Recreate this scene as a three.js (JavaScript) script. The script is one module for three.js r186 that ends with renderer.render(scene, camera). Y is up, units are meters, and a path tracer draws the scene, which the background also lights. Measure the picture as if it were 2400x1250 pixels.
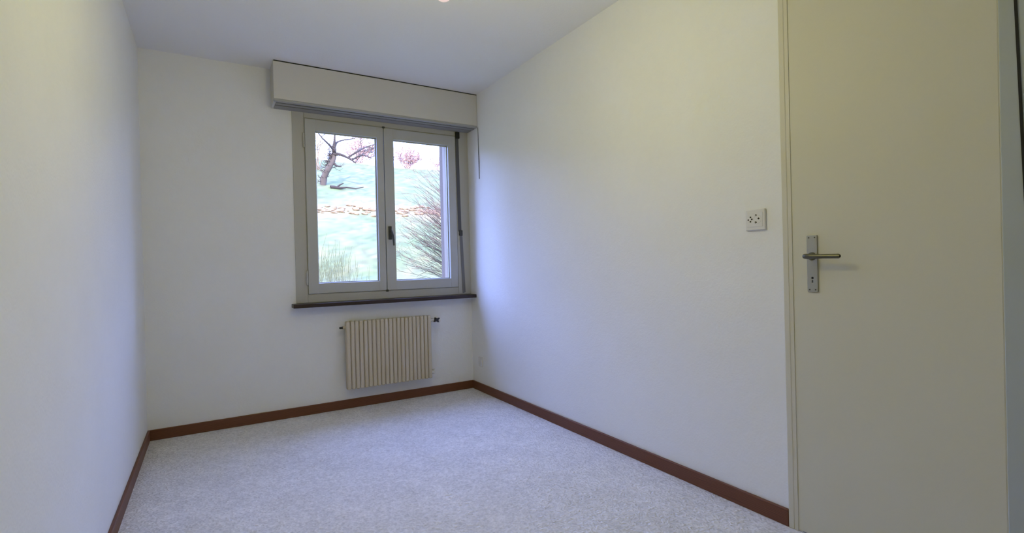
import * as THREE from 'three';
import { RoundedBoxGeometry } from 'three/addons/geometries/RoundedBoxGeometry.js';
import { mergeGeometries } from 'three/addons/utils/BufferGeometryUtils.js';

// ------------------------------------------------------------------ camera, sky, sun, exposure
const scene = new THREE.Scene();
const W = 2.265, H = 2.45, D = 4.25;           // room: width (x), height (y), depth (z from the window wall)
const camera = new THREE.PerspectiveCamera(56.06, 2400 / 1250, 0.02, 200);
camera.rotation.order = 'YXZ';
camera.position.set(0.3522, 1.0439, 3.8524);
camera.rotation.set(-0.0036, -0.54344, -0.02421);
scene.add(camera);

const SKY_HORIZON = [4.6, 6.3, 14.5], SKY_ZENITH = [5.3, 7.5, 20];
{
  const w = 256, h = 128, px = new Float32Array(w * h * 4);
  for (let j = 0; j < h; j++) {
    const e = Math.max(0, ((j + .5) / h - .5) * 180), t = 1 - Math.exp(-e / 20);
    for (let i = 0; i < w; i++) for (let c = 0; c < 4; c++) px[(j * w + i) * 4 + c] = c === 3 ? 1 : SKY_HORIZON[c] * (1 - t) + SKY_ZENITH[c] * t;
  }
  const sky = new THREE.DataTexture(px, w, h, THREE.RGBAFormat, THREE.FloatType);
  sky.mapping = THREE.EquirectangularReflectionMapping; sky.magFilter = THREE.LinearFilter; sky.needsUpdate = true;
  scene.background = sky;
}
const sun = new THREE.DirectionalLight(new THREE.Color(1, .86, .7), 11);
sun.position.set(-7, 16, 9); sun.target.position.set(2.5, 2, -9);
sun.castShadow = true; sun.shadow.mapSize.set(2048, 2048);
Object.assign(sun.shadow.camera, { left: -22, right: 22, top: 22, bottom: -22, near: 1, far: 60 });
scene.add(sun, sun.target);

const LAMP_POWER = 1.0, LAMP_COLOR = [1, .93, .43];
const renderer = new THREE.WebGLRenderer({ antialias: true });
renderer.toneMapping = THREE.LinearToneMapping;
renderer.toneMappingExposure = 1.0;
renderer.shadowMap.enabled = true;

// ------------------------------------------------------------------ helpers
let seed = 12345;
const rnd = () => { seed = (seed * 1664525 + 1013904223) >>> 0; return seed / 4294967296; };
const rr = (a, b) => a + (b - a) * rnd();
const V = (x, y, z) => new THREE.Vector3(x, y, z);
const lin = (r, g, b) => new THREE.Color().setRGB(r, g, b);

function boxUV(g) {                              // uv in metres, projected along the dominant normal
  if (g.index) g = g.toNonIndexed();
  const p = g.attributes.position, n = g.attributes.normal, uv = new Float32Array(p.count * 2);
  for (let i = 0; i < p.count; i++) {
    const ax = Math.abs(n.getX(i)), ay = Math.abs(n.getY(i)), az = Math.abs(n.getZ(i));
    let u, v;
    if (ax >= ay && ax >= az) { u = p.getZ(i); v = p.getY(i); } else if (ay >= az) { u = p.getX(i); v = p.getZ(i); } else { u = p.getX(i); v = p.getY(i); }
    uv[2 * i] = u; uv[2 * i + 1] = v;
  }
  g.setAttribute('uv', new THREE.BufferAttribute(uv, 2));
  return g;
}
function bx(x0, x1, y0, y1, z0, z1, r = 0) {
  const w = x1 - x0, h = y1 - y0, d = z1 - z0;
  const g = r > 0 ? new RoundedBoxGeometry(w, h, d, 2, Math.min(r, w / 2.01, h / 2.01, d / 2.01)) : new THREE.BoxGeometry(w, h, d);
  g.translate((x0 + x1) / 2, (y0 + y1) / 2, (z0 + z1) / 2);
  return boxUV(g);
}
function cyl(a, b, r0, r1 = r0, n = 20) {         // cylinder between two points
  const d = b.clone().sub(a), g = new THREE.CylinderGeometry(r1, r0, d.length(), n);
  g.translate(0, d.length() / 2, 0);
  g.applyQuaternion(new THREE.Quaternion().setFromUnitVectors(V(0, 1, 0), d.clone().normalize()));
  g.translate(a.x, a.y, a.z);
  return g.toNonIndexed();
}
function tube(points, radii, n = 5) {             // tapered tube through points
  const pos = [], nor = [], idx = [], up = V(.31, .2, .93);
  for (let i = 0; i < points.length; i++) {
    const t = points[Math.min(i + 1, points.length - 1)].clone().sub(points[Math.max(i - 1, 0)]).normalize();
    const a = t.clone().cross(up).normalize(), b = t.clone().cross(a);
    for (let k = 0; k < n; k++) {
      const c = Math.cos(k / n * 2 * Math.PI), s = Math.sin(k / n * 2 * Math.PI);
      const d = a.clone().multiplyScalar(c).addScaledVector(b, s);
      pos.push(points[i].x + d.x * radii[i], points[i].y + d.y * radii[i], points[i].z + d.z * radii[i]);
      nor.push(d.x, d.y, d.z);
    }
  }
  for (let i = 0; i < points.length - 1; i++) for (let k = 0; k < n; k++) {
    const a = i * n + k, b = i * n + (k + 1) % n, c = a + n, d = b + n;
    idx.push(a, b, c, b, d, c);
  }
  const g = new THREE.BufferGeometry();
  g.setAttribute('position', new THREE.Float32BufferAttribute(pos, 3));
  g.setAttribute('normal', new THREE.Float32BufferAttribute(nor, 3));
  g.setIndex(idx);
  return g;
}
const used = {};
function numbered(name) { const n = used[name] = (used[name] ?? -1) + 1; return n ? `${name}_${String(n).padStart(3, '0')}` : name; }
function obj(name, geos, mat, parent = scene) {
  const list = Array.isArray(geos) ? geos : [geos];
  let g = list[0];
  if (list.length > 1) {
    const plain = list.map((q) => { const c = q.index ? q.toNonIndexed() : q.clone(); for (const k of Object.keys(c.attributes)) if (!['position', 'normal', 'uv'].includes(k)) c.deleteAttribute(k); return c; });
    const all = plain.every((q) => q.attributes.uv);
    if (!all) plain.forEach((q) => q.deleteAttribute('uv'));
    g = mergeGeometries(plain);
  }
  const m = new THREE.Mesh(g, mat);
  m.name = parent === scene ? numbered(name) : name;
  m.castShadow = m.receiveShadow = true;
  if (parent !== scene && parent.userData.origin) m.position.copy(parent.userData.origin).negate();
  if (parent !== scene) {                         // alike parts of one thing take numbers
    const same = parent.children.filter((c) => c.name.replace(/_\d{3}$/, '') === name).length;
    if (same) m.name = `${name}_${String(same).padStart(3, '0')}`;
  }
  parent.add(m);
  return m;
}
function thing(name, label, category, at = V(0, 0, 0), group) {
  const o = new THREE.Group(); o.name = numbered(name); o.position.copy(at);
  o.userData = { label, category }; if (group) o.userData.group = group;
  origins.set(o, at); scene.add(o);
  return o;
}
const origins = new Map();
function part(name, geos, mat, root, label) {     // geometry is given in room coordinates; the part is moved to its thing's base
  const m = obj(name, geos, mat, root), at = origins.get(root);
  if (at) m.position.copy(at).negate();
  if (label) m.userData.label = label;
  return m;
}
function tag(o, label, category, group, kind) { o.userData.label = label; if (category) o.userData.category = category; if (group) o.userData.group = group; if (kind) o.userData.kind = kind; return o; }
function struct(name, geos, mat, label) { const m = obj(name, geos, mat); m.userData.kind = 'structure'; m.userData.label = label; return m; }

// ------------------------------------------------------------------ procedural textures
function valueNoise(size, cells, s) {             // tileable smooth noise 0..1
  let q = s; const rn = () => { q = (q * 1664525 + 1013904223) >>> 0; return q / 4294967296; };
  const grid = new Float32Array(cells * cells).map(() => rn()), out = new Float32Array(size * size);
  for (let y = 0; y < size; y++) for (let x = 0; x < size; x++) {
    const fx = x / size * cells, fy = y / size * cells, ix = Math.floor(fx), iy = Math.floor(fy);
    const u = fx - ix, v = fy - iy, su = u * u * (3 - 2 * u), sv = v * v * (3 - 2 * v);
    const g = (a, b) => grid[(b % cells) * cells + a % cells];
    out[y * size + x] = (g(ix, iy) * (1 - su) + g(ix + 1, iy) * su) * (1 - sv) + (g(ix, iy + 1) * (1 - su) + g(ix + 1, iy + 1) * su) * sv;
  }
  return out;
}
function texture(size, fn, metres, srgb = false) {
  const px = new Uint8Array(size * size * 4);
  for (let i = 0; i < size * size; i++) {
    const c = fn(i, i % size, Math.floor(i / size));
    for (let k = 0; k < 3; k++) px[4 * i + k] = Math.max(0, Math.min(255, Math.round((Array.isArray(c) ? c[k] : c) * 255)));
    px[4 * i + 3] = 255;
  }
  const t = new THREE.DataTexture(px, size, size, THREE.RGBAFormat);
  t.wrapS = t.wrapT = THREE.RepeatWrapping; t.magFilter = THREE.LinearFilter; t.minFilter = THREE.LinearMipmapLinearFilter; t.generateMipmaps = true;
  t.repeat.set(1 / metres, 1 / metres);
  if (srgb) t.colorSpace = THREE.SRGBColorSpace;
  t.needsUpdate = true;
  return t;
}
const n1 = valueNoise(512, 170, 3), n2 = valueNoise(512, 60, 5), n3 = valueNoise(512, 9, 7);
const plasterBump = texture(512, (i) => .5 * n1[i] + .35 * n2[i] + .15 * n3[i], .9);
const plasterTint = texture(512, (i) => { const k = .965 + .035 * (n3[i] * .7 + n2[i] * .3); return [k, k, k]; }, 1.7);
const CS = 1024, c1 = valueNoise(CS, 256, 11), c2 = valueNoise(CS, 128, 13), c3 = valueNoise(CS, 12, 17), c4 = valueNoise(CS, 36, 19);
const loops = (i) => Math.pow(.55 * c1[i] + .45 * c2[i], 1);
const carpetTint = texture(CS, (i) => { const k = .69 + .34 * (loops(i) - .15) + .07 * (c3[i] - .5) + .06 * (c4[i] - .5); return [k * 1.0, k * .985, k * .975]; }, 1.5);
const carpetBump = texture(CS, (i) => loops(i), 1.5);
const wg = valueNoise(512, 64, 23), wf = valueNoise(512, 6, 29);
function woodTexture(tones, metres) {              // grain runs along u
  const t = texture(512, (i, x, y) => {
    const warp = wf[i] * 9, line = wg[((y * 2 + Math.floor(warp * 4)) % 512) * 512 + (Math.floor(x / 8) % 512)];
    const k = .5 * line + .5 * (.5 + .5 * Math.sin(y / 512 * 70 + warp));
    return tones[0].map((c, q) => c * (1 - k) + tones[1][q] * k);
  }, metres, true);
  t.repeat.set(1 / (metres * 2.5), 1 / (metres * .35));
  return t;
}
const std = (o) => new THREE.MeshStandardMaterial(o);
const M = {
  wall: std({ color: lin(.905, .91, .885), roughness: .95, map: plasterTint, bumpMap: plasterBump, bumpScale: .0008 }),
  ceiling: std({ color: lin(.92, .92, .92), roughness: .95, bumpMap: plasterBump, bumpScale: .0006 }),
  guide: std({ color: lin(.36, .29, .2), roughness: .6 }),
  outside: std({ color: lin(.20, .15, .10), roughness: .95, bumpMap: plasterBump, bumpScale: .002 }),
  carpet: std({ color: lin(.93, .92, .93), roughness: 1, map: carpetTint, bumpMap: carpetBump, bumpScale: .006 }),
  board: std({ color: 0xffffff, roughness: .5, map: woodTexture([[.50, .305, .19], [.34, .195, .12]], .2) }),
  sill: std({ color: 0xffffff, roughness: .38, map: woodTexture([[.20, .125, .105], [.13, .082, .07]], .2) }),
  paint: std({ color: lin(.62, .60, .51), roughness: .5 }),
  frame: std({ color: lin(.50, .485, .42), roughness: .5 }),
  sash: std({ color: lin(.50, .50, .465), roughness: .42 }),
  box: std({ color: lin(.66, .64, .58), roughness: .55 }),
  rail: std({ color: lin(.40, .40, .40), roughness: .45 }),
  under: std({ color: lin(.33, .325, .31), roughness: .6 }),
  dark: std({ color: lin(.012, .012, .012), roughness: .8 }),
  strap: std({ color: lin(.11, .112, .115), roughness: .85 }),
  strapLight: std({ color: lin(.2, .2, .205), roughness: .85 }),
  door: std({ color: lin(.67, .645, .50), roughness: .55, bumpMap: plasterBump, bumpScale: .0002 }),
  jamb: std({ color: lin(.66, .63, .50), roughness: .5 }),
  grey: std({ color: lin(.44, .475, .45), roughness: .6 }),
  lever: std({ color: lin(.12, .115, .085), roughness: .34, metalness: .85 }),
  steel: std({ color: lin(.40, .395, .34), roughness: .4, metalness: .85 }),
  handle: std({ color: lin(.06, .062, .055), roughness: .4, metalness: .3 }),
  radiator: std({ color: lin(.62, .545, .40), roughness: .45 }),
  black: std({ color: lin(.015, .014, .02), roughness: .5 }),
  plastic: std({ color: lin(.78, .77, .74), roughness: .4 }),
  hole: std({ color: lin(.05, .045, .04), roughness: .8 }),
  glass: new THREE.MeshPhysicalMaterial({ color: 0xffffff, transmission: 1, thickness: 0, roughness: 0, ior: 1.45 }),
};

// ------------------------------------------------------------------ the room shell
const OX0 = .925, OX1 = 2.135, IX1 = 2.165, OY0 = .835, OY1 = 2.17, T = .30;       // window opening in the back wall
struct('floor', bx(-.2, W + .3, -.2, 0, -T, D + .2), M.carpet, 'speckled pale lilac-grey loop carpet covering the whole floor');
struct('ceiling', bx(-.2, W + .3, H, H + .22, -T, D + .2), M.ceiling, 'plain white plaster ceiling');
struct('wall_left', bx(-.2, 0, 0, H, -T, D + .2), M.wall, 'bare white plaster wall at the left of the window wall');
struct('wall_back', [bx(0, OX0, 0, H, -T, 0), bx(OX1, W, 0, H, -T, -.07), bx(IX1, W, 0, H, -.07, 0), bx(OX0, IX1, 0, OY0, -T, 0), bx(OX0, IX1, OY1, H, -T, 0)], M.wall, 'white end wall with the window and the radiator');
const DZ0 = 2.735, DZ1 = 3.47, DH = 2.10;                            // door opening in the right wall
struct('wall_right', [bx(W, W + .3, 0, H, -T, DZ0), bx(W, W + .3, DH, H, DZ0, DZ1), bx(W, W + .3, 0, H, DZ1, D + .2)], M.wall, 'long white plaster wall with the door and the light switch');
struct('wall_front', bx(0, W, 0, H, D, D + .2), M.wall, 'white plaster wall facing the window');

struct('added_shade_pier', bx(-.2, OX0, -.6, 2.9, -.50, -T - .001), M.outside, 'added unseen rendered pier outside, left of the window, shading the room corner');  // pier added out of view to keep the right wall dark beside the window

function board(x0, x1, z0, z1, along) {           // skirting board with an eased top edge, grain along its length
  const g = bx(x0, x1, 0, .0665, z0, z1, .003), p = g.attributes.position, uv = g.attributes.uv;
  for (let i = 0; i < p.count; i++) uv.setXY(i, along === 'x' ? p.getX(i) : p.getZ(i), p.getY(i) + (along === 'x' ? p.getZ(i) : p.getX(i)));
  return g;
}
struct('baseboard_back', board(0, W, 0, .013, 'x'), M.board, 'brown wooden skirting board along the window wall');
struct('baseboard_left', board(0, .013, .013, D, 'z'), M.board, 'brown wooden skirting board along the left wall');
struct('baseboard_right', board(W - .013, W, .013, DZ0 - .001, 'z'), M.board, 'brown wooden skirting board along the right wall up to the door');

// ------------------------------------------------------------------ window
{
  const w = new THREE.Group(); w.name = 'window_1'; scene.add(w);
  tag(w, 'two-casement cream-painted window with a dark handle', null, null, 'structure');
  const F0 = .877, F1 = W - .004, zb = -.065, zf = .006;
  part('frame', [bx(F0, .956, .805, 2.2, zb + .066, zf, .003), bx(OX0 - .0, .962, .835, 2.17, zb, 0), bx(2.146, F1, .805, 2.2, zb + .066, zf, .003), bx(2.135, IX1, .835, 2.17, zb, 0),
    bx(.956, 2.146, 2.139, 2.2, zb + .066, zf, .003), bx(.956, 2.146, 2.125, 2.17, zb, 0), bx(.956, 2.146, .805, .864, zb + .066, zf, .003), bx(.956, 2.146, .835, .872, zb, 0)], M.frame, w);
  function sash(x0, x1, g0, g1) {
    const z0 = -.05, z1 = .014, y0 = .868, y1 = 2.133, gy0 = .943, gy1 = 2.051, r = .004;
    const s = part('sash', [bx(x0, g0, y0, y1, z0, z1, r), bx(g1, x1, y0, y1, z0, z1, r), bx(g0 - .004, g1 + .004, y0, gy0, z0, z1 - .0004, r), bx(g0 - .004, g1 + .004, gy1, y1, z0, z1 - .0004, r)], M.sash, w);
    const pane = new THREE.Mesh(bx(g0 - .006, g1 + .006, gy0 - .006, gy1 + .006, -.0305, -.0295), M.glass);
    pane.geometry = new THREE.PlaneGeometry(g1 - g0 + .012, gy1 - gy0 + .012); pane.position.set((g0 + g1) / 2, (gy0 + gy1) / 2, -.03);
    pane.name = 'pane'; pane.castShadow = false; s.add(pane);
    const bead = obj('glazing_bead', [bx(g0, g0 + .007, gy0, gy1, -.028, -.016, .002), bx(g1 - .007, g1, gy0, gy1, -.028, -.016, .002), bx(g0, g1, gy0, gy0 + .007, -.028, -.016, .002), bx(g0, g1, gy1 - .007, gy1, -.028, -.016, .002)], M.sash, s);
    return s;
  }
  sash(.960, 1.5305, 1.032, 1.478);
  sash(1.5355, 2.142, 1.612, 2.076);
  for (const y of [1.975, .985]) part('hinge', [cyl(V(.952, y - .045, .016), V(.952, y + .045, .016), .0065, .0065, 14), new THREE.SphereGeometry(.0068, 12, 8).translate(.952, y + .048, .016).toNonIndexed(), new THREE.SphereGeometry(.0068, 12, 8).translate(.952, y - .048, .016).toNonIndexed()], M.frame, w);
  const hx = 1.566, hy = 1.315;
  const handle = new THREE.Group(); handle.name = 'window_handle'; handle.userData.label = 'dark grey window handle'; w.add(handle);
  obj('rosette', bx(hx - .014, hx + .013, hy - .052, hy + .052, .013, .024, .004), M.handle, handle);
  const lev = [cyl(V(hx, hy + .012, .022), V(hx, hy + .012, .05), .008, .008, 16), tube([V(hx - .004, hy + .022, .052), V(hx, hy + .006, .056), V(hx + .008, hy - .02, .056), V(hx + .014, hy - .055, .055), V(hx + .016, hy - .10, .054)].map((q) => q), [.006, .009, .0085, .0075, .006], 12)];
  obj('lever', lev, M.handle, handle);
  part('keeper', [bx(1.524, 1.543, .858, .874, .012, .02, .002), bx(1.524, 1.543, 2.128, 2.142, .012, .02, .002)], M.handle, w);
  part('shutter_guide', [bx(2.086, OX1, OY0, OY1, -.135, -.075, .002), bx(OX0, OX0 + .05, OY0, OY1, -.135, -.075, .002)], M.guide, w, 'pale outer guide rail of the roller shutter');
  part('reveal_lining', [bx(OX1 - .004, OX1 + .001, OY0, OY1, -T - .002, -.1355), bx(OX0 - .001, OX0 + .004, OY0, OY1, -T, -.1355)], M.outside, w, 'lilac-grey outer reveal');
  part('outer_sill', bx(OX0, OX1, OY0 - .02, OY0 + .02, -T - .04, -.066, .004), M.outside, w);
}
struct('window_sill', (() => { const g = bx(.845, W - .001, .776, .803, .0005, .105, .004); return g; })(), M.sill, 'narrow dark brown wooden sill under the window');

// ------------------------------------------------------------------ roller shutter box above the window
{
  const o = thing('shutter_box', 'long cream roller shutter box between the window and the ceiling', 'shutter box', V(1.5, 2.17, 0));
  const x0 = .745, x1 = W - .002, z = .19, yb = 2.176, yt = H - .0075;
  part('front_panel', bx(x0, x1, yb + .016, yt, z - .016, z, .002), M.box, o);
  part('end_panel', bx(x0, x0 + .016, yb, H - .001, .001, z - .0165, .002), M.box, o);
  part('gap_shadow_strip', bx(x0 + .004, x1, yt - .004, H - .0005, z - .03, z - .0012), M.dark, o, 'dark strip standing in for the shadow in the gap along the ceiling');  // near-black strip paints the shade of the narrow gap below the ceiling
  part('rail', bx(x0, x1, yb, yb + .0155, z - .034, z + .001, .003), M.rail, o, 'grey lower rail of the box');
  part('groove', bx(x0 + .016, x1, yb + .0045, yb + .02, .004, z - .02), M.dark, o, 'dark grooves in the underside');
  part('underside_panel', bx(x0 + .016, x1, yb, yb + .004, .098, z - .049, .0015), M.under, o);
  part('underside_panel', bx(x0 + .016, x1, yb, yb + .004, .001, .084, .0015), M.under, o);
}
// belt of the shutter beside the right casement
{
  const o = thing('shutter_belt', 'dark grey roller shutter belt hanging beside the right casement', 'belt', V(2.18, .81, .02));
  const strip = (xa, ya, xb, yb, w, z0, z1) => {
    const s = new THREE.Shape([new THREE.Vector2(xa - w, ya), new THREE.Vector2(xa + w, ya), new THREE.Vector2(xb + w, yb), new THREE.Vector2(xb - w, yb)]);
    const g = new THREE.ExtrudeGeometry(s, { depth: z1 - z0, bevelEnabled: false }); g.translate(0, 0, z0); return boxUV(g);
  };
  part('upper_belt', strip(2.1685, 1.335, 2.160, 2.135, .0145, .0085, .0105), M.strap, o);
  part('guide_slot', bx(2.146, 2.182, 2.118, 2.172, .0065, .022, .003), M.dark, o, 'black belt guide under the shutter box');
  part('clip', bx(2.160, 2.19, 1.30, 1.345, .007, .02, .003), M.handle, o);
  part('lower_belt', [strip(2.190, .815, 2.174, 1.305, .008, .0085, .0105), strip(2.204, .82, 2.186, 1.3, .005, .0075, .0095)], M.strapLight, o);
}
// thin dark line on the right wall in front of the box
tag(obj('thin_cable', tube([V(W - .004, 2.175, .203), V(W - .004, 2.0, .2065), V(W - .0035, 1.9, .207), V(W - .0035, 1.755, .206)], [.0016, .002, .0028, .0022], 8), M.dark), 'thin dark vertical cord on the white wall beside the shutter box', 'cord');

// ------------------------------------------------------------------ radiator
{
  const o = thing('radiator', 'cream ribbed radiator on the wall under the window sill', 'radiator', V(1.525, .15, 0));
  const x0 = 1.195, x1 = 1.858, y0 = .155, y1 = .657, N = 21, pitch = (x1 - x0) / N;
  const col = bx(-.0144, .0144, y0, y1, .042, .1, .0105);
  const top = cyl(V(x0 + .004, y1 - .045, .07), V(x1 - .004, y1 - .045, .07), .019), bot = cyl(V(x0 + .004, y0 + .045, .07), V(x1 - .004, y0 + .045, .07), .019);
  part('header_pipe', top, M.radiator, o); part('header_pipe', bot, M.radiator, o);
  for (let i = 0; i < N; i++) { const m = part('rib', col, M.radiator, o); m.position.x += x0 + (i + .5) * pitch; }
  part('web_panel', bx(x0 + .012, x1 - .012, y0 + .012, y1 - .05, .058, .086), M.radiator, o);
  for (const y of [y0 + .09, y1 - .09]) for (const x of [x0 + .1, x1 - .1]) part('bracket', bx(x - .012, x + .012, y - .015, y + .015, 0, .06, .002), M.radiator, o);
  part('vent_plug', cyl(V(x0 + .006, y1 - .045, .07), V(x0 - .018, y1 - .045, .07), .013, .012), M.radiator, o);
  part('bleed_screw', [cyl(V(x0 - .017, y1 - .045, .07), V(x0 - .038, y1 - .045, .07), .009, .008), bx(x0 - .041, x0 - .032, y1 - .052, y1 - .038, .062, .078, .002)], M.black, o, 'black bleed screw');
  const vy = y1 - .043;
  part('valve_body', [cyl(V(x1 - .006, vy, .07), V(x1 + .03, vy, .07), .011), new THREE.SphereGeometry(.016, 18, 12).translate(x1 + .045, vy, .07).toNonIndexed(), cyl(V(x1 + .045, vy, .07), V(x1 + .045, vy, 0), .009)], M.plastic, o);
  const wheel = [cyl(V(x1 + .045, vy + .002, .083), V(x1 + .045, vy + .002, .105), .016, .013, 18)];
  for (let k = 0; k < 4; k++) { const a = k * Math.PI / 2 + .6; wheel.push(tube([V(x1 + .045, vy + .002, .096), V(x1 + .045 + Math.cos(a) * .021, vy + .002 + Math.sin(a) * .016, .096), V(x1 + .045 + Math.cos(a) * .03, vy + .002 + Math.sin(a) * .022, .096)], [.009, .008, .005], 10)); }
  part('valve_wheel', wheel, M.black, o, 'black valve wheel');
  part('valve_cap', [cyl(V(x1 + .068, vy - .012, .07), V(x1 + .082, vy - .018, .07), .010, .009), cyl(V(x1 + .045, vy, .07), V(x1 + .070, vy - .013, .07), .006)], M.plastic, o);
  const by = y0 + .045;
  part('return_fitting', [cyl(V(x1 - .006, by, .07), V(x1 + .022, by, .07), .0125), cyl(V(x1 + .02, by - .016, .07), V(x1 + .02, by + .018, .07), .013, .012), cyl(V(x1 + .02, by, .07), V(x1 + .02, by, 0), .008)], M.plastic, o);
}

// ------------------------------------------------------------------ sockets on the right wall
{
  const zc = 2.622, yc = 1.203, s = .0425, xf = W - .011;
  const o = thing('wall_socket', 'square white socket plate with dark pin holes beside the door', 'socket', V(W, yc, zc));
  part('plate', bx(xf, W, yc - s, yc + s, zc - s, zc + s, .004), M.plastic, o);
  const insert = part('insert', bx(xf - .0015, xf + .002, yc - .029, yc + .029, zc - .033, zc + .033, .001), M.plastic, o);
  const px = (u, v) => [yc - (v - 516) * .00167, zc + (u - 1773.5) * .00178];
  for (const [u, v, r] of [[1763.4, 509.4, .0034], [1766.5, 514.6, .0036], [1757.8, 515.7, .0032], [1763, 520.2, .0034], [1776.8, 505.4, .0038], [1776, 523, .0044], [1783, 514, .004]]) {
    const [y, z] = px(u, v);
    part('pin_hole', cyl(V(xf - .0022, y, z), V(xf, y, z), r, r, 14), M.hole, o);
  }
  const ring = new THREE.TorusGeometry(.0165, .001, 6, 40); ring.rotateY(Math.PI / 2); ring.translate(xf - .0015, yc + .001, zc + .011);
  part('socket_ring', ring, M.plastic, o);
  const y2 = .248, z2 = .156;
  const q = thing('low_outlet', 'small plain outlet plate low on the right wall near the corner', 'outlet', V(W, y2, z2));
  part('plate', bx(W - .01, W, y2 - .038, y2 + .038, z2 - .034, z2 + .034, .004), M.plastic, q);
  part('cover', bx(W - .0135, W - .0095, y2 - .024, y2 + .024, z2 - .022, z2 + .022, .0015), M.plastic, q);
}

// ------------------------------------------------------------------ door in the right wall
{
  const d = new THREE.Group(); d.name = 'door_1'; scene.add(d);
  tag(d, 'plain cream flush door with a steel lever handle', null, null, 'structure');
  const xo = W - .012;
  part('door_frame', [bx(xo, W + .12, 0, DH, DZ0, 2.757, .003), bx(xo + .0018, W + .12, 0, DH - .03, 2.7555, 2.7712, .001),
    bx(xo, W + .12, DH - .03, DH, 2.757, 3.36, .003)], M.jamb, d);
  part('door_frame', bx(xo, W + .12, 0, DH, 3.363, DZ1 - .0005, .003), M.grey, d, 'grey post at the hinge side');
  const backing = part('door_frame', [bx(xo + .0048, W + .12, .002, DH - .03, 2.753, 2.785), bx(xo + .0048, W + .12, .002, DH - .03, 3.352, 3.37)], M.jamb, d), leaf = part('door_leaf', bx(xo + .004, W + .04, .006, DH - .034, 2.772, 3.361, .002), M.door, d);
  const xl = xo + .004, zc = 2.8455;
  const hd = part('door_handle', (() => {            // long back plate with a keyhole
    const sh = new THREE.Shape(), a = .0175, y0 = .917, y1 = 1.125, r = .004;
    sh.moveTo(-a + r, y0); sh.lineTo(a - r, y0); sh.quadraticCurveTo(a, y0, a, y0 + r); sh.lineTo(a, y1 - r); sh.quadraticCurveTo(a, y1, a - r, y1); sh.lineTo(-a + r, y1); sh.quadraticCurveTo(-a, y1, -a, y1 - r); sh.lineTo(-a, y0 + r); sh.quadraticCurveTo(-a, y0, -a + r, y0);
    const k = new THREE.Path(), ky = .962; k.absarc(0, ky + .006, .0052, 0, 2 * Math.PI, true); sh.holes.push(k);
    const k2 = new THREE.Path(); k2.moveTo(-.0032, ky - .0125); k2.lineTo(-.0032, ky - .0005); k2.lineTo(.0032, ky - .0005); k2.lineTo(.0032, ky - .0125); sh.holes.push(k2);
    const g = new THREE.ExtrudeGeometry(sh, { depth: .005, bevelEnabled: true, bevelSize: .0012, bevelThickness: .0012, bevelSegments: 2, curveSegments: 16 });
    g.rotateY(-Math.PI / 2); g.translate(xl, 0, zc);
    return g;
  })(), M.steel, d, 'long steel back plate with keyhole and lever');
  obj('keyhole', bx(xl - .0015, xl - .0002, .947, .976, zc - .006, zc + .006), M.dark, hd);
  obj('lever', [cyl(V(xl - .004, 1.048, zc), V(xl - .044, 1.048, zc), .0095, .0095, 20), cyl(V(xl - .005, 1.048, zc), V(xl - .0105, 1.048, zc), .0155, .0145, 24),
    tube([V(xl - .036, 1.0485, zc - .010), V(xl - .042, 1.0485, zc - .006), V(xl - .0465, 1.048, zc + .006), V(xl - .048, 1.0475, zc + .02), V(xl - .049, 1.047, zc + .06), V(xl - .049, 1.0465, zc + .112), V(xl - .049, 1.0465, zc + .1165)], [.006, .0095, .0100, .0092, .0082, .0085, .005], 16)], M.lever, hd);
  for (const [y, z] of [[1.117, -.0105], [1.117, .0105], [.925, -.0105], [.925, .0105]]) obj('screw', cyl(V(xl - .006, y, zc + z), V(xl - .0072, y, zc + z), .0028, .0024, 12), M.handle, hd);
}
{ // black seal that leans a little across the grey post
  const sh = new THREE.Shape([[3.4335, 0], [3.4405, 0], [3.3945, DH], [3.3885, DH]].map((q) => new THREE.Vector2(q[0], q[1])));
  const g = new THREE.ExtrudeGeometry(sh, { depth: .003, bevelEnabled: false }); g.rotateY(-Math.PI / 2); g.translate(W - .012, 0, 0);
  struct('trim_1', boxUV(g), M.dark, 'thin black seal strip leaning across the grey door post');
}

// ------------------------------------------------------------------ hanging bulb
{
  const lx = 1.07, lz = 2.249, yb = 1.966;          // lowest point of the bulb
  const o = thing('pendant_bulb', 'glowing warm bulb hanging from the ceiling at the top edge', 'lamp', V(lx, H, lz));
  const prof = [[0, 0], [.010, .0012], [.019, .006], [.0265, .0155], [.030, .028], [.0295, .040], [.025, .053], [.0185, .066], [.0145, .078], [.0135, .085]].map((q) => new THREE.Vector2(...q));
  const bulb = new THREE.LatheGeometry(prof, 32); bulb.translate(lx, yb, lz);
  const glow = std({ color: lin(.9, .85, .8), roughness: .3, emissive: lin(.62, .42, .38), emissiveIntensity: 1 });
  part('bulb', bulb, glow, o);
  part('socket', [cyl(V(lx, yb + .083, lz), V(lx, yb + .135, lz), .0175, .0165, 24), cyl(V(lx, yb + .135, lz), V(lx, yb + .15, lz), .0165, .006, 24)], M.plastic, o);
  part('cable', cyl(V(lx, yb + .148, lz), V(lx, H - .02, lz), .003, .003, 10), M.plastic, o);
  part('ceiling_rose', cyl(V(lx, H - .024, lz), V(lx, H, lz), .025, .045, 28), M.plastic, o);
  const p = new THREE.PointLight(lin(...LAMP_COLOR), LAMP_POWER, 0, 2);
  p.position.set(lx, yb + .032, lz); p.castShadow = true; p.shadow.radius = 1.3; scene.add(p);
}

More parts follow.
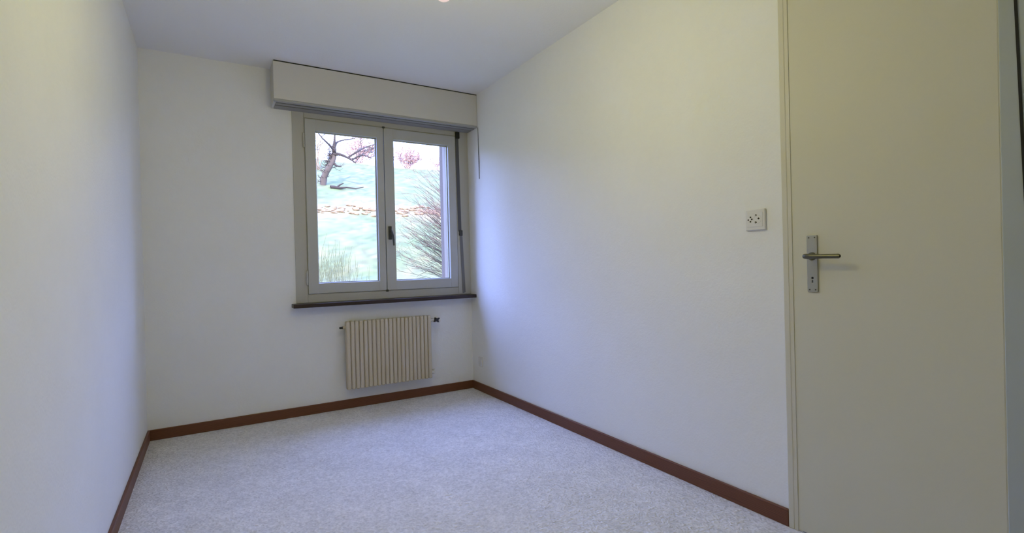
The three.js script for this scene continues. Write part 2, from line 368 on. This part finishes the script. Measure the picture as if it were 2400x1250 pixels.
// ------------------------------------------------------------------ the garden slope outside
const fbm = (x, z) => Math.sin(x * 1.3 + 1.7 * Math.sin(z * .7)) * .5 + Math.sin(z * 1.9 + 1.3 * Math.sin(x * .9 + 2)) * .3 + Math.sin(x * 3.7 + z * 2.9) * .2;
function ground(x, z) {
  const s = -z;
  let y = s < 5 ? .28 + .62 * Math.pow(Math.max(0, s) / 5, 1.3) : .9 + .42 * (s - 5);
  if (s > 14.3) y = .9 + .42 * 9.3 + .10 * (s - 14.3) - .004 * (s - 14.3) ** 2;
  return y + .05 * fbm(x * .8, z * .8) + .012 * fbm(x * 5, z * 5);
}
{
  const nx = 280, nz = 240, g = new THREE.PlaneGeometry(36, 25, nx, nz); g.rotateX(-Math.PI / 2); g.translate(4, 0, -12.5 - T - .02);
  const p = g.attributes.position, col = new Float32Array(p.count * 3);
  for (let i = 0; i < p.count; i++) {
    const x = p.getX(i), z = p.getZ(i), y = ground(x, z); p.setY(i, y);
    const f = .5 + .5 * fbm(x * 1.6 + 3, z * 1.6), q = .5 + .5 * fbm(x * 4.3 + z, z * 5.1 + 2 * f), earth = Math.exp(-(((-z - 8.9 - .25 * Math.sin(x * 2)) / .6) ** 2)) * (.6 + .4 * f);
    const top = THREE.MathUtils.smoothstep(-z, 13.9, 14.6), near = THREE.MathUtils.smoothstep(6.4 + z, 0, 1.6);
    const a = [.055 + .02 * f, .080 + .006 * f, .0150 + .003 * f], e = [.112, .102, .030], d = [.145, .105, .036];
    const k = Math.min(1, .75 * Math.pow(q, 1.6) + .5 * near * f), k2 = Math.max(earth, top * .7), n = .72 + .58 * rnd();
    for (let c = 0; c < 3; c++) { const m = a[c] * (1 - k) + e[c] * k; col[3 * i + c] = (m * (1 - k2) + d[c] * k2) * n; }
  }
  g.setAttribute('color', new THREE.BufferAttribute(col, 3)); g.computeVertexNormals();
  const m = obj('hillside', g, std({ vertexColors: true, roughness: 1 }));
  m.userData.kind = 'structure'; m.userData.label = 'pale green grassy slope rising outside the window';
}
const barkPale = std({ color: lin(.06, .042, .022), roughness: 1, bumpMap: plasterBump, bumpScale: .05 });
const tipMat = std({ color: lin(.13, .07, .045), roughness: 1 });
const bark = std({ color: lin(.03, .02, .010), roughness: 1 }), twigMat = std({ color: lin(.05, .033, .018), roughness: 1 });
const pinkTwig = std({ color: lin(.36, .215, .15), roughness: 1 }), paleTwig = std({ color: lin(.2, .14, .07), roughness: 1 }), greenStem = std({ color: lin(.036, .036, .014), roughness: 1 }), paleStem = std({ color: lin(.085, .088, .032), roughness: 1 });
const camP = camera.position;
function at(u, v, z) {                              // the point of depth z that the photograph shows at (u, v)
  const f = 1174.02, d = V((u - 1200) / f, -(v - 625) / f, -1).applyEuler(camera.rotation);
  return camP.clone().addScaledVector(d, (z - camP.z) / d.z);
}
function limb(pts, r0, r1, mat, root, name, n = 7) { const c = new THREE.CatmullRomCurve3(pts), k = pts.length * 4, P = c.getPoints(k); return obj(name, tube(P, P.map((_, i) => (r0 + (r1 - r0) * i / k) * rr(.88, 1.12)), n), mat, root); }
function twigs(from, dir, len, r, depth, out) {
  const pts = [from.clone()], d = dir.clone().normalize(); let p = from.clone();
  for (let i = 0; i < 4; i++) { d.add(V(rr(-.3, .3), rr(-.22, .3), rr(-.3, .3))).normalize(); p = p.clone().addScaledVector(d, len / 4); pts.push(p); }
  out.push(tube(pts, [r, r * .85, r * .7, r * .55, r * .4], 4));
  if (depth > 0) for (let k = 0; k < 3; k++) twigs(pts[1 + k], d.clone().add(V(rr(-1, 1), rr(-.6, .9), rr(-.8, .8))), len * rr(.5, .75), r * .6, depth - 1, out);
}
{ // gnarled tree on the slope
  const z = -11, base = at(757, 436, z); base.y = Math.min(base.y, ground(base.x, z) + .05) - .12;
  const o = thing('gnarled_tree', 'gnarled bare tree leaning on the slope behind the left pane', 'tree', V(0, 0, 0));
  const P = (u, v, dz = 0) => at(u, v, z + dz);
  const trunk = limb([base, P(759, 418), P(770, 395, .05), P(781, 374), P(783, 352, -.05), P(781, 342)], .095, .055, barkPale, o, 'trunk', 9);
  limb([P(782, 346), P(784, 332), P(785, 310), P(786, 285)], .045, .015, bark, o, 'branch');
  limb([P(783, 352), P(770, 338, .1), P(752, 320, .2), P(738, 300, .2)], .035, .01, bark, o, 'branch');
  limb([P(783, 356), P(788, 336, -.1), P(799, 330, -.2), P(832, 325, -.3)], .04, .012, bark, o, 'branch');
  limb([P(782, 362), P(796, 362, .1), P(815, 370, .2), P(834, 382, .3)], .055, .018, bark, o, 'branch');
  limb([P(780, 380), P(788, 388, .1), P(800, 391, .2)], .04, .015, bark, o, 'branch');
  limb([P(815, 370, .2), P(838, 355, .2), P(858, 345), P(880, 338)], .03, .012, bark, o, 'branch');
  limb([P(826, 374, .2), P(848, 364, .2), P(872, 372)], .03, .012, bark, o, 'branch');
  const out = [];
  for (const [u, v] of [[785, 315], [752, 322], [825, 326], [820, 372], [840, 355], [858, 346], [860, 366], [765, 385], [762, 405], [776, 372], [770, 395], [835, 380], [848, 352], [850, 362], [868, 342], [868, 370]])
    twigs(P(u, v), V(rr(-.5, .9), rr(.1, .8), rr(-.4, .4)), rr(.25, .5), .011, 2, out);
  for (let k = 0; k < 90; k++) { const t = rnd(), q = P(757 + 26 * t + rr(-3, 3), 428 - 80 * t); twigs(q, V(rr(-1, .5), rr(-.2, .8), rr(-.2, .6)), rr(.08, .2), .010, 1, out); }
  const s = obj('twigs', out, twigMat, o); s.userData.kind = 'stuff';
}
function shrub(u, v, z, w, h, count, mat, label) { // bare spring shrub: canes from one root and fine twigs
  const root = at(u, v, z); root.y = ground(root.x, z);
  const o = thing('bare_shrub', label, 'shrub', V(0, 0, 0), undefined), out = [], canes = [];
  for (let k = 0; k < count; k++) {
    const a = rr(-1, 1), tip = V(root.x + a * w / 2, root.y + h * rr(.5, 1) * (1 - .35 * a * a), z + rr(-.5, .5) * w * .5);
    const mid = root.clone().lerp(tip, .5).add(V(rr(-.1, .1), .12 * h, 0)), pts = new THREE.QuadraticBezierCurve3(root.clone().add(V(rr(-.1, .1), -.05, rr(-.1, .1))), mid, tip).getPoints(5);
    canes.push(tube(pts, pts.map((_, i) => .014 - .0016 * i), 4));
    for (let j = 2; j < 6; j++) twigs(pts[j], V(rr(-1, 1), rr(-.2, 1), rr(-.6, .6)), rr(.12, .24), .014, 2, out);
  }
  obj('canes', canes, mat, o); const s = obj('twigs', out, mat, o); s.userData.kind = 'stuff';
  return o;
}
shrub(838, 396, -14.7, 1.6, 1.15, 46, pinkTwig, 'pinkish bare shrub on the ridge right of the gnarled tree');
shrub(744, 430, -12.9, .8, 1.7, 12, paleTwig, 'pale pinkish bare shrub behind the foot of the gnarled trunk');
shrub(956, 392, -14.5, 1.2, .8, 44, pinkTwig, 'dense pink bare shrub on the ridge in the right casement');
shrub(1022, 396, -15.3, .7, .9, 8, pinkTwig, 'thin pinkish bare shrub on the ridge beside the outer reveal');
{ // fallen branch on the grass
  const q = (u, v) => { const z = -10.75, P = at(u, v, z); P.y = ground(P.x, z) + .035; return P; };
  const o = thing('fallen_branch', 'dark fallen branch lying on the grass beyond the left pane', 'branch', V(0, 0, 0));
  obj('stem', tube([q(774, 442), q(784, 441), q(795, 441), q(812, 441).add(V(0, .03, 0)), q(834, 438), q(852, 436).add(V(0, .05, 0))], [.05, .055, .04, .024, .018, .01], 8), bark, o);
  obj('side_shoot', tube([q(788, 441), q(796, 441).add(V(.02, .1, .02)), q(803, 441).add(V(.02, .14, .04))], [.03, .02, .01], 6), bark, o);
}
{ // stones of the low bank
  const gs = [];
  for (let k = 0; k < 130; k++) {
    const u = rr(735, 1040), z = -8.8 + rr(-.5, .45) * rr(.3, 1), P = at(u, 490, z), r = rr(.02, .075), g = new THREE.IcosahedronGeometry(r, 1), p = g.attributes.position;
    for (let i = 0; i < p.count; i++) { const x = p.getX(i), y = p.getY(i), zz = p.getZ(i), s = 1 + .18 * Math.sin(x * 60 + k) * Math.cos(zz * 50 + y * 40); p.setXYZ(i, x * 1.4 * s, y * .6 * s, zz * s); }
    g.computeVertexNormals(); g.translate(P.x, ground(P.x, z) + .01, z); gs.push(g);
  }
  tag(obj('stones', gs, std({ color: lin(.175, .112, .046), roughness: 1, flatShading: true })), 'row of pinkish stones along the low bank across the slope', 'stones', null, 'stuff');
}
{ // arching shrub behind the right casement
  const o = thing('arching_shrub', 'large bare arching shrub filling the lower right casement', 'shrub', V(0, 0, 0));
  const z = -3, fine = [], tips = [];
  for (let k = 0; k < 140; k++) {
    const t0 = k < 14 ? 0 : Math.pow(rnd(), 1.15), low = at(1080, 676, z), high = at(1090, 480, z);
    const rootP = low.clone().lerp(high, t0).add(V(rr(-.07, .1), rr(-.08, .08), rr(-.35, .35))); if (k < 14) rootP.y = ground(rootP.x, rootP.z) - .03;
    const ang = k < 14 ? rr(1.35, 1.62) : THREE.MathUtils.lerp(rr(.22, .7), rr(.6, 1.0), t0), len = k < 14 ? rr(1.2, 1.6) : THREE.MathUtils.lerp(1.15, .95, t0) * rr(.5, 1.05);
    const dir = V(-Math.cos(ang), Math.sin(ang), rr(-.3, .3)), tip = rootP.clone().addScaledVector(dir, len), mid = rootP.clone().addScaledVector(dir, len * .5).add(V(rr(0, .05), rr(-.03, .07), 0));
    const pts = new THREE.QuadraticBezierCurve3(rootP, mid, tip).getPoints(8), r = rr(.0026, .0052);
    const m = obj('cane', tube(pts, pts.map((_, i) => r * (1 - .085 * i)), 5), k % 4 ? greenStem : bark, o);
    for (let j = 3; j < 9; j++) if (rnd() < .5) { const t = pts[Math.min(8, j)].clone().sub(pts[j - 2]).normalize(); twigs(pts[j - 1], t.add(V(rr(-.6, .25), rr(-.35, .4), rr(-.5, .5))), rr(.12, .32), .0026, 1, j > 6 || pts[j - 1].y > 1.62 ? tips : fine); }
  }
  const s = obj('twigs', fine, twigMat, o); s.userData.kind = 'stuff';
  const s2 = obj('tips', tips, tipMat, o); s2.userData.kind = 'stuff'; s2.userData.label = 'pinkish twig tips';
}
{ // dry stems in the grass below the left pane
  const gs = [];
  for (let k = 0; k < 150; k++) {
    const u = k % 5 ? rr(735, 822) : rr(735, 890), z = rr(-3.2, -5.4), P = at(u, 640, z); P.y = ground(P.x, z);
    const h = rr(.1, .56) * (1.15 - (u - 735) / 260), a = rr(-.12, .16), pts = [P, P.clone().add(V(a * .3 * h, h * .5, 0)), P.clone().add(V(a * h * 1.4, h, rr(-.03, .03)))];
    gs.push(tube(pts, [.0034, .0028, .0016], 4));
  }
  tag(obj('dry_stems', gs, paleStem), 'thin dry stems standing in the grass at the bottom of the left pane', 'stems', null, 'stuff');
}

renderer.render(scene, camera);
